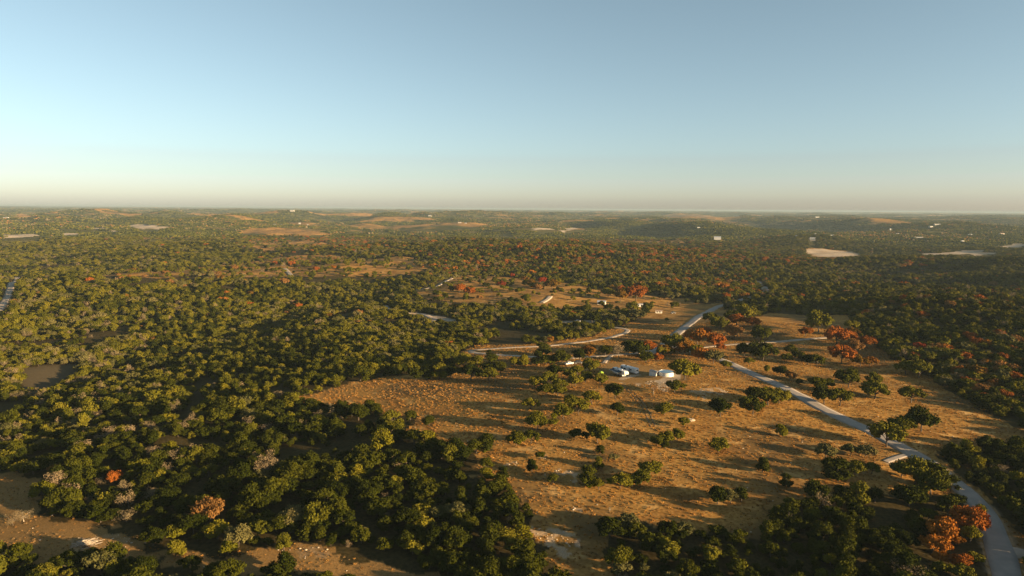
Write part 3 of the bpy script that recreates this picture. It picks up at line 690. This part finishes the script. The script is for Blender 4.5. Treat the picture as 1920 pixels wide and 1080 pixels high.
# far canopy: clumps of crowns
def clump_model(tones, seed):
    g = np.random.RandomState(seed); Vs = []; Fs = []; mi = []; n0 = 0; iv, if_ = ico()
    for k in range(24):
        x, y = g.uniform(-.5, .5, 2); r = g.uniform(.07, .12); tn_ = int(g.rand()**1.6*len(tones))
        for q in range(2):
            o = g.normal(size=3)*[.45, .45, .2]*r; s = r*g.uniform(.5, .85)
            p = iv*s*[1, 1, .8]*(1+.5*(g.rand(len(iv), 1)-.5))+[x+o[0], y+o[1], .07+o[2]]
            Vs.append(p); f = if_+n0; Fs.append(f); n0 += len(p); mi += [tn_]*len(f)
    return np_mesh('clump_model', np.vstack(Vs), [np.vstack(Fs)], [TONES[t] for t in tones], mi)
cp = [clump_model(['dark green', 'olive', 'yellow green'], 1), clump_model(['olive', 'dark green', 'grey green'], 2), clump_model(['dark green', 'olive', 'dark green'], 3), clump_model(['olive', 'grey green', 'brown'], 4), clump_model(['dark green', 'olive', 'tan'], 5)]
PP = []; SS = []
for (d0, d1, sp) in ((2500, 4200, 27), (4200, 7500, 45), (7500, 15000, 90)):
    X, Y, g = grid(d0, d1, sp, R(45), int(sp))
    op, semi, rd = openness(X, Y)
    tanf = fbm(X/700, Y/420, 33, 4) > .63
    k = ~semi & ~op & ~tanf & (fbm(X/160, Y/160, 52, 3) > .28); X, Y = X[k], Y[k]
    PP.append(np.column_stack([X, Y, H(X, Y)-1.0])); q = sp*1.25*g.uniform(.85, 1.15, len(X)); SS.append(np.column_stack([q, q, np.full(len(X), {27: 34., 45: 40., 90: 55.}[sp])*g.uniform(.8, 1.2, len(X))]))
PP = np.vstack(PP); SS = np.vstack(SS); g = np.random.RandomState(9); n = len(PP); pass
pk = np.where(vn(PP[:, 0]/500, PP[:, 1]/500, 3)+.5*g.rand(n) > .85, g.randint(2, 5, n), g.randint(0, 3, n))
scatter('distant_woodland', ('hazy far-off woodland covering the hills up to the horizon', 'woodland'), cp, PP, pk, g.uniform(0, 6.28, n), SS)

# dry grass tufts
GRM = leafmat('dry_grass_blades', (0.216, 0.104, 0.024), (0.414, 0.222, 0.060), (0.321, 0.162, 0.040), 2.0)
WEED = leafmat('brown_weeds', (.14, .09, .04), (.22, .14, .06))
def tuft(seed, M, nb, h, w):
    g = np.random.RandomState(seed); V = []; Fs = []
    for k in range(nb):
        a = g.uniform(0, 6.28); r = g.uniform(0, w*.5); bx, by = r*math.cos(a), r*math.sin(a); hh = h*g.uniform(.5, 1.1); lx, ly = bx*1.6+g.normal()*.08, by*1.6+g.normal()*.08
        t = g.uniform(0, 6.28); dx, dy = math.cos(t)*.07, math.sin(t)*.07; n = len(V)
        V += [(bx-dx, by-dy, -.05), (bx+dx, by+dy, -.05), (lx+dx*.5, ly+dy*.5, hh), (lx-dx*.5, ly-dy*.5, hh*.93)]; Fs.append((n, n+1, n+2, n+3))
    return np_mesh('tuft_model', V, [np.array(Fs)], [M])
tf = [tuft(s, GRM, 26, .42, .9) for s in range(4)]+[tuft(9, WEED, 20, .5, .8)]
X, Y, g = grid(150, 620, 1.35, R(42), 91)
zgX, zpX, zdX = zones(X, Y); nz = fbm(X/6, Y/6, 31, 3)
trk = inpoly(X, Y, TRACK)
dg = fbm(X/2.2, Y/2.2, 35, 2)
k = ((zgX > .5) & (zdX < .5) & (zpX < .3) & (g.rand(len(X)) < (.25+1.3*(dg-.3)))) | (trk & (g.rand(len(X)) < np.clip((nz-.38)*4, .05, .7)))
for nm, (Ln, w) in ROADS.items(): k &= dist_line(X, Y, Ln) > w*.5+.8
X, Y = X[k], Y[k]; n = len(X); print('tufts', n)
s_ = g.uniform(.45, 1.15, n)*(.6+.8*nz[k])
s_ = np.where(inpoly(X, Y, TRACK), s_*.6, s_)
pk = np.where(g.rand(n) < np.where(inpoly(X, Y, TRACK), .5, .14), 4, g.randint(0, 4, n))
scatter('dry_grass', ('golden dry grass tufts covering the open pasture', 'grass'), tf, np.column_stack([X, Y, H(X, Y)]), pk, g.uniform(0, 6.28, n), np.column_stack([s_, s_, s_]))
# limestone rubble
def rock(seed):
    g = np.random.RandomState(seed); iv, if_ = ico(); return np_mesh('rock_model', iv*(.5*(1+.5*(g.rand(len(iv), 1)-.5)))*[1, .8, .5]+[0, 0, .08], [if_], [STONE])
rk = [rock(s) for s in range(4)]
X, Y, g = grid(150, 620, 1.1, R(42), 92); on = np.zeros(len(X), bool)
for P in OUTC: on |= inpoly(X, Y, P)
k = (on & (g.rand(len(X)) < np.where(inpoly(X, Y, TRACK), .12, .3))) | ((inpoly(X, Y, PAST) | inpoly(X, Y, TRACK)) & (g.rand(len(X)) < .006))
for nm, (Ln, w) in ROADS.items(): k &= dist_line(X, Y, Ln) > w*.5+1
X, Y = X[k], Y[k]; n = len(X); s_ = g.uniform(.25, .9, n)*g.uniform(.4, 1, n)
scatter('limestone_rubble', ('pale limestone rubble scattered over the pasture and the dirt track', 'rocks'), rk, np.column_stack([X, Y, H(X, Y)]), g.randint(0, 4, n), g.uniform(0, 6.28, n), np.column_stack([s_, s_, s_]))

# ------------------------------------------------------------------ ranch objects
def place(px, py): x, y = at(px, py); return (x, y, float(H(x, y)))
def wheel(parent, x, y, r, wd):
    mb = MB(); n = 16
    V = [(x+r*math.cos(2*math.pi*k/n), yy, r+r*math.sin(2*math.pi*k/n)) for yy in (y-wd/2, y+wd/2) for k in range(n)]
    mb.add(V, [tuple(range(n)), tuple(range(2*n-1, n-1, -1))]+[(k, (k+1) % n, n+(k+1) % n, n+k) for k in range(n)])
    w = mb.build('wheel', BLACK, parent)
    q = MB(); V = [(x+r*.5*math.cos(2*math.pi*k/n), yy, r+r*.5*math.sin(2*math.pi*k/n)) for yy in (y-wd/2-.02, y+wd/2+.02) for k in range(n)]
    q.add(V, [tuple(range(n)), tuple(range(2*n-1, n-1, -1))]+[(k, (k+1) % n, n+(k+1) % n, n+k) for k in range(n)]); q.build('rim', SILVER, w)
def trailer(loc, rz, Lg, label, slide_side, awning, nose):
    e = empty('travel_trailer', loc, rz, label, 'trailer', 'travel trailers parked on the ranch pad')
    hl = Lg/2; z0, z1 = .75, 3.65
    if nose:                                        # front end at +x: sloped cap over the hitch
        prof = [(-hl, z0), (hl-2.3, z0), (hl-2.2, 1.75), (hl-.2, 1.85), (hl+.25, 2.4), (hl+.1, 3.1), (hl-.6, 3.75), (hl-1.6, z1+.12), (-hl+.2, z1), (-hl, z1-.2)]
    else:
        prof = [(-hl, z0), (hl, z0), (hl+.05, z1-.25), (hl-.2, z1), (-hl+.4, z1), (-hl, z1-.6)]
    MB().prism(prof, -1.25, 1.25, 'y').build('body', WHITE, e)
    if nose:                                        # painted band round the lower side
        MB().box(-hl+.05, hl-2.35, -1.275, 1.275, z0+.05, z0+.55).build('stripe', GREYP, e)
        MB().prism([(hl+.02, 2.55), (hl+.22, 2.55), (hl+.12, 3.0), (hl-.05, 3.0)], -.95, .95, 'y').build('window', DARK, e)
        MB().box(hl-2.6, hl-1.2, -.9, .9, .5, .74).build('hitch_frame', CHAR, e)
    else:
        w_ = MB().box(hl+.03, hl+.075, -.75, .75, 2.05, 2.75).build('window', DARK, e)
        MB().box(-hl+.05, hl-.05, -1.275, 1.275, z0+.05, z0+.45).build('stripe', GREYP, e)
        MB().box(hl+.02, hl+.1, -1.2, 1.2, .72, .95).build('bumper', CHAR, e)
    for (xa, xb) in ((-hl*.88, -hl*.62), (-hl*.2, hl*.02), (hl*.3, hl*.48)):
        for s in (-1, 1): MB().box(xa, xb, min(s*1.262, s*1.285), max(s*1.262, s*1.285), 2.0, 2.75).build('window', DARK, e)
    MB().box(hl*.12, hl*.12+.75, -1.30, -1.262, .95, 2.95).build('door', GREYP, e)
    sy = slide_side
    b_ = MB().box(-hl*.55, hl*.02, min(sy*1.27, sy*2.1), max(sy*1.27, sy*2.1), 1.05, 3.35, .05).build('slide_out', WHITE, e)
    MB().box(-hl*.45, -hl*.12, min(sy*2.09, sy*2.13), max(sy*2.09, sy*2.13), 1.9, 2.75).build('window', DARK, b_)
    for xx in (-hl*.45, hl*.25): MB().box(xx-.45, xx+.45, -.35, .35, z1-.02, z1+.33, .08).build('air_conditioner', WHITE if xx > 0 else CHAR, e)
    for xx in (-hl*.15, hl*.5): MB().box(xx-.25, xx+.25, .4, .9, z1-.02, z1+.16, .04).build('roof_vent', WHITE, e)
    for xx in (-hl*.30, -hl*.30+.95):
        for s in (-1.12, 1.12): wheel(e, xx, s, .38, .26)
    if awning:
        a = MB().prism([(-1.32, 3.42), (-3.9, 2.75), (-3.9, 2.69), (-1.32, 3.36)], -hl*.85, hl*.55, 'x').build('awning', AWN, e)
        MB().box(-hl*.85, hl*.55, -4.0, -3.88, 2.66, 2.78).build('roller_bar', WHITE, a)
        for xx in (-hl*.83, hl*.53): MB().tube([(xx, -1.28, 1.6), (xx, -3.86, 2.68)], [.04, .04], 6).build('support_arm', WHITE, a)
    for xx in (hl-.6 if not nose else hl-2.6, -hl+.6):
        for s in (-1, 1): MB().tube([(xx, s, -.1), (xx, s, .8)], [.05, .04], 6).build('jack', CHAR, e)
    return e
pA = place(1163, 704.5); pB = place(1180, 699)
def heading(p, q):
    a = at(*p); b = at(*q); return math.atan2(b[1]-a[1], b[0]-a[0])
trailer(pA, heading((1145, 699), (1172, 709)), 12.4, 'white travel trailer with a blue awning, nearer of the two trailers', -1, True, True)
trailer(pB, heading((1163, 694), (1190, 701)), 12, 'taller white travel trailer, parked behind the one with the awning', -1, False, False)

# water tank
p = place(1249, 704); e = empty('water_tank', p, 0, 'round pale metal water tank with a sky-reflecting blue top beside the shed', 'water tank')
rt = 4.1; ht = 2.35; n = 72; mb = MB(); prof = []
for k in range(31):
    z = ht*k/30; prof.append((rt+.035*math.sin(k*math.pi*.66), z-.1))
V = [(r*math.cos(2*math.pi*i/n), r*math.sin(2*math.pi*i/n), z) for r, z in prof for i in range(n)]
mb.add(V, [(a*n+i, a*n+(i+1) % n, (a+1)*n+(i+1) % n, (a+1)*n+i) for a in range(30) for i in range(n)]); mb.build('wall', TANKM, e, True)
mb = MB(); V = [(r*math.cos(2*math.pi*i/n), r*math.sin(2*math.pi*i/n), z) for r, z in ((rt-.06, ht-.12), (rt*.5, ht+.02), (.3, ht+.1)) for i in range(n)]
mb.add(V, [(a*n+i, a*n+(i+1) % n, (a+1)*n+(i+1) % n, (a+1)*n+i) for a in range(2) for i in range(n)]+[tuple(range(2*n, 3*n))]); mb.build('roof', TANKTOP, e, True)
mb = MB(); pr_ = [(rt-.05, ht-.16), (rt+.09, ht-.16), (rt+.09, ht-.02), (rt-.05, ht-.02)]
V = [(r*math.cos(2*math.pi*i/n), r*math.sin(2*math.pi*i/n), z) for r, z in pr_ for i in range(n)]
mb.add(V, [(a*n+i, a*n+(i+1) % n, ((a+1) % 4)*n+(i+1) % n, ((a+1) % 4)*n+i) for a in range(4) for i in range(n)]); mb.build('rim', METAL, e)
MB().tube([(-rt-.3, 0, 0), (-rt-.3, 0, 1.2), (-rt-.02, 0, 1.25)], [.07, .07, .07], 8).build('pipe', METAL, e)
# pump shed
p = place(1225, 704); e = empty('pump_shed', p, R(-28), 'small white shed with a grey lean-to roof left of the round tank', 'shed')
MB().prism([(-1.9, -.2), (1.9, -.2), (1.9, 2.3), (-1.9, 2.75)], -1.7, 1.7, 'y').build('wall', WHITE, e)
MB().prism([(-2.1, 2.80), (-2.1, 2.90), (2.15, 2.40), (2.15, 2.29)], -1.95, 1.95, 'y').build('roof', ROOFG, e)
d_ = MB().box(-.5, .45, -1.74, -1.705, 0, 2.0).build('door', CREAM, e)
MB().box(.3, .38, -1.78, -1.742, .95, 1.05).build('handle', CHAR, d_)
p = place(1233.5, 702.5); e = empty('pump_box', p, R(-20), 'small orange-lit equipment box between the shed and tank', 'equipment box')
MB().box(-.5, .5, -.45, .45, -.1, 1.7, .04).build('cabinet', ORANGE, e); MB().box(-.58, .58, -.52, .52, 1.71, 1.79).build('lid', CREAM, e)

# canopies
def canopy(px, py, w, label):
    p = place(px, py); e = empty('shade_canopy', p, R(20), label, 'canopy', 'lime green shade canopies')
    n = 6; V = [(0, 0, 3.1)]+[(w*math.cos(i*math.pi/3), w*math.sin(i*math.pi/3), 2.35) for i in range(6)]+[(w*math.cos(i*math.pi/3), w*math.sin(i*math.pi/3), 2.1) for i in range(6)]
    MB().add(V, [(0, 1+i, 1+(i+1) % 6) for i in range(6)]+[(1+i, 7+i, 7+(i+1) % 6, 1+(i+1) % 6) for i in range(6)]).build('canopy_top', LIME, e)
    for i in range(0, 6, 1): MB().tube([(w*.96*math.cos(i*math.pi/3), w*.96*math.sin(i*math.pi/3), -.1), (w*.96*math.cos(i*math.pi/3), w*.96*math.sin(i*math.pi/3), 2.3)], [.04, .04], 6).build('leg', SILVER, e)
canopy(1127, 706, 1.5, 'lime green shade canopy left of the trailers, farther one')
canopy(1131, 711, 1.1, 'smaller lime green canopy half behind an oak, nearer one')

# vehicles
def pickup(px, py, rz, M, label):
    p = place(px, py); e = empty('pickup_truck', p, rz, label, 'pickup truck', 'vehicles parked on the ranch')
    prof = [(-2.75, .5), (2.7, .5), (2.8, .95), (2.65, 1.15), (1.55, 1.28), (.85, 1.88), (-.75, 1.9), (-1.05, 1.3), (-2.75, 1.25)]
    MB().prism(prof, -.95, .95, 'y').build('body', M, e)
    MB().prism([(.80, 1.83), (1.44, 1.33), (1.50, 1.33), (.87, 1.86)], -.82, .82, 'y').build('windshield', DARK, e)
    for s in (-1, 1): MB().box(-.7, .8, min(s*.955, s*.97), max(s*.955, s*.97), 1.35, 1.78).build('side_window', DARK, e)
    MB().box(-2.65, -1.15, -.8, .8, 1.262, 1.285).build('bed', CHAR, e)
    for xx in (-1.75, 1.8):
        for s in (-.85, .85): wheel(e, xx, s, .4, .26)
    for s in (-.7, .7): MB().box(2.74, 2.83, s-.18, s+.18, .85, 1.02).build('headlight', WHITE, e)
    MB().box(2.72, 2.86, -.95, .95, .5, .7).build('bumper', SILVER, e)
pickup(1067, 683.5, R(-150), SILVER, 'silver pickup truck parked behind the oaks, left of two')
pickup(1084, 681.5, R(15), CHAR, 'dark pickup truck parked behind the oaks, right of two')
pickup(1083, 603.5, R(10), WHITE, 'white pickup on the pale pad among the woods')
pickup(1262, 588, R(25), CHAR, 'dark pickup beside the small tan shed')

# barns and houses
def house(px, py, L_, W_, h, rh, rz, wallM, roofM, label, cat_='house', name='farm_house', win=2, group=None, wing=False, chimney=False):
    p = place(px, py); e = empty(name, p, rz, label, cat_, group)
    MB().prism([(-W_/2, -1.5), (W_/2, -1.5), (W_/2, h), (0, h+rh), (-W_/2, h)], -L_/2, L_/2, 'x').build('wall', wallM, e)
    o = .4; t = .18; k = rh/(W_/2)
    r = MB().prism([(-W_/2-o, h-k*o+.03), (0, h+rh+.03), (W_/2+o, h-k*o+.03), (W_/2+o, h-k*o+t+.03), (0, h+rh+t+.03), (-W_/2-o, h-k*o+t+.03)], -L_/2-o, L_/2+o, 'x').build('roof', roofM, e)
    if chimney: MB().box(L_*.2, L_*.2+1, -1.4, -.5, h+rh*.4, h+rh+1.1).build('chimney', wallM, r)
    for i in range(win):
        x = -L_/2+L_*(i+.7)/(win+.6)
        for s in (-1, 1): MB().box(x-.7, x+.7, min(s*(W_/2+.01), s*(W_/2+.05)), max(s*(W_/2+.01), s*(W_/2+.05)), .9, min(2.3, h-.4)).build('window', DARK, e)
    MB().box(L_/2+.01, L_/2+.06, -1.0, 1.0, 0, min(2.6, h-.2)).build('door', DARK if cat_ == 'house' else ROOFG, e)
    if wing: MB().prism([(-L_*.3, -1.5), (L_*.1, -1.5), (L_*.1, h*.8), (-L_*.1, h+rh*.5), (-L_*.3, h*.8)], -W_/2-5, -W_/2-.02, 'y').build('wing', wallM, e)
    return e
house(1128, 571, 8.5, 7.5, 3.2, 1.1, R(-14), CREAM, METAL, 'cream metal barn with a pale blue-white roof in the middle distance', 'barn', 'metal_barn')
house(1200, 575, 13, 3.2, 2.6, .5, R(2), WHITE, METAL, 'long low white mobile home half hidden by trees', 'mobile home', 'mobile_home', 4)
house(1235, 587, 6.5, 3.6, 2.2, .7, R(-8), CREAM, ROOFT, 'small tan shed with a brown roof above the road', 'shed', 'farm_shed')
p = place(1346, 450); house(1345, 451, 24, 15, 13, 2.0, R(-15), WHITE, METAL, 'tall white building on the wooded knoll right of centre', 'house', 'hilltop_house', 3)
for (px, py, L_, W_, h, rz, M, RM, lb) in [
    (806, 407, 42, 30, 20, 10, WHITE, METAL, 'white house alone on a far hilltop left of centre'),
    (515, 422, 30, 12, 6, 5, WHITE, METAL, 'long white ranch house left of the far pale field'),
    (528, 422, 24, 11, 5, -10, WHITE, ROOFG, 'low white barn just right of the long ranch house'),
    (562, 420, 22, 14, 10, 15, WHITE, METAL, 'white two-storey house farther right of the ranch house'),
    (577, 422, 12, 10, 6, 0, WHITE, METAL, 'small white outbuilding right of the two-storey house'),
    (862, 418, 34, 16, 7, 5, WHITE, ROOFT, 'white farmhouse on the far pale field'),
    (873, 419, 20, 12, 5, -5, WHITE, METAL, 'small white barn right of the field farmhouse'),
    (1523, 449, 26, 12, 9, -20, CREAM, METAL, 'cream house glowing in the sun on the right'),
    (1529, 441, 12, 9, 8, 0, WHITE, METAL, 'small white building above the cream house'),
    (1559, 443, 36, 14, 6, 0, WHITE, METAL, 'long white-roofed barn right of the cream house'),
    (1493, 444, 14, 9, 5, 0, WHITE, METAL, 'low pale shed left of the cream house'),
    (1532, 408.5, 60, 26, 14, 10, WHITE, METAL, 'far white building high on the right plateau'),
    (1683, 440, 22, 12, 7, 5, WHITE, METAL, 'pale roof in the trees below the far strip field'),
    (1722, 447, 50, 18, 6, 0, WHITE, METAL, 'long bluish metal roof on the right'),
    (1745, 427.5, 34, 20, 12, 20, WHITE, METAL, 'bright white house on the far right slope'),
    (1757, 422.5, 50, 18, 10, 0, WHITE, METAL, 'pale long house above the bright white one'),
    (1804, 455, 16, 12, 10, 10, WHITE, METAL, 'small white house above the right rock bluff'),
    (1819, 442, 24, 14, 9, 0, CREAM, METAL, 'cream house on the right ridge, left of the last'),
    (1878, 441, 32, 18, 12, 5, WHITE, ROOFT, 'white house near the right edge of the ridge'),
    (1669, 434, 10, 10, 18, 0, WHITE, METAL, 'narrow white tower-like building on the right'),
    (548, 397.5, 55, 35, 25, 0, WHITE, METAL, 'tiny white building near the left horizon'),
    (12, 410.5, 45, 24, 14, 0, WHITE, METAL, 'small white house at the far left'),
    (1310, 428, 22, 12, 7, 0, CREAM, METAL, 'small pale house on the ridge above the dark hill')]:
    L_, W_, h = L_*.55, W_*.55, h*.55; M = FARW if M is WHITE else M; RM = FARR if RM is METAL else RM
    house(px, py, L_, W_, h, h*.18+1, R(rz), M, RM, lb, 'house', 'farm_house', 2, 'far-off houses and barns')

# cut bank by the upper road, brush pile, boulder
def boulder(px, py, s, label, name='boulder', cat_='boulder', sc=(1, .8, .6), seed=1, group=None):
    g = np.random.RandomState(seed); bm = bmesh.new(); bmesh.ops.create_icosphere(bm, subdivisions=3, radius=1)
    V = np.array([v.co[:] for v in bm.verts]); Fq = np.array([[v.index for v in f.verts] for f in bm.faces]); bm.free()
    r = 1+.5*(vn(V[:, 0]*2+9, V[:, 1]*2+V[:, 2]*3+5, seed)-.5)+.25*(vn(V[:, 0]*6+9, V[:, 1]*6+V[:, 2]*7+5, seed)-.5)
    V = V*r[:, None]*sc*s; V[:, 2] = V[:, 2]+.25*s
    me = np_mesh(name, V, [Fq], [STONE]); o = link(bpy.data.objects.new(name, me)); o.location = place(px, py); tag(o, label, cat_, group); return o
boulder(1296, 789, 1.35, 'large pale boulder below the pasture oaks, in mid pasture', sc=(1.3, .8, .5))
boulder(1424, 545, 9, 'pale cut rock bank beside the upper bend of the road', 'rock_bank', 'rock bank', (1.1, .35, .22), 3)
g = random.Random(4); mb = MB(); p = place(163, 1020)
for k in range(150):
    a = g.uniform(0, 6.28); r = abs(g.gauss(0, 1)); x, y = 2.0*r*math.cos(a), 1.3*r*math.sin(a); z = max(.1, 1.3-r*.55)*g.uniform(.2, 1)
    b_ = g.uniform(-.6, .6)+R(20); l = g.uniform(.5, 1.7); dz = g.uniform(-.3, .3); rr0 = g.uniform(.04, .11)
    mb.tube([(x-math.cos(b_)*l, y-math.sin(b_)*l, z-dz), (x, y, z+.1), (x+math.cos(b_)*l, y+math.sin(b_)*l, z+dz)], [rr0, rr0*.9, rr0*.5], 5)
o = mb.build('brush_pile', PALEBARK, None); o.location = p; tag(o, 'pale heap of cut branches on the dirt track at lower left', 'brush pile')
# utility poles
def pole(px, py, h, label):
    p = place(px, py); e = empty('utility_pole', p, R(15), label, 'utility pole', 'utility poles')
    MB().tube([(0, 0, -.5), (0, 0, h)], [.22, .15], 8).build('pole', WOODP, e)
    MB().box(-1.3, 1.3, -.36, -.2, h-1.2, h-.95).build('crossarm', WOODP, e)
pole(1219, 458, 16, 'lone pole standing above the trees near the dark hill')
pole(1635, 478, 18, 'pale pole above the trees right of the white quarry')

# ------------------------------------------------------------------ haze
zb = float(GZ.min())-1.5
bm = bmesh.new(); bmesh.ops.create_cube(bm, size=1); me = bpy.data.meshes.new('haze'); bm.to_mesh(me); bm.free()
hz = link(bpy.data.objects.new('haze', me)); hz.scale = (96000, 96000, 125-zb); hz.location = (0, 0, (125+zb)/2); hz['kind'] = 'stuff'; hz['label'] = 'thin blue-grey haze over the far hills'
HM = bpy.data.materials.new('haze'); HM.use_nodes = True; nt2 = HM.node_tree; nt2.nodes.clear()
pv = nt2.nodes.new('ShaderNodeVolumePrincipled'); ou = nt2.nodes.new('ShaderNodeOutputMaterial'); nt2.links.new(pv.outputs[0], ou.inputs['Volume'])
pv.inputs['Color'].default_value = (.30, .40, .47, 1); pv.inputs['Density'].default_value = 5.8e-5; pv.inputs['Anisotropy'].default_value = 0.0
me.materials.append(HM)
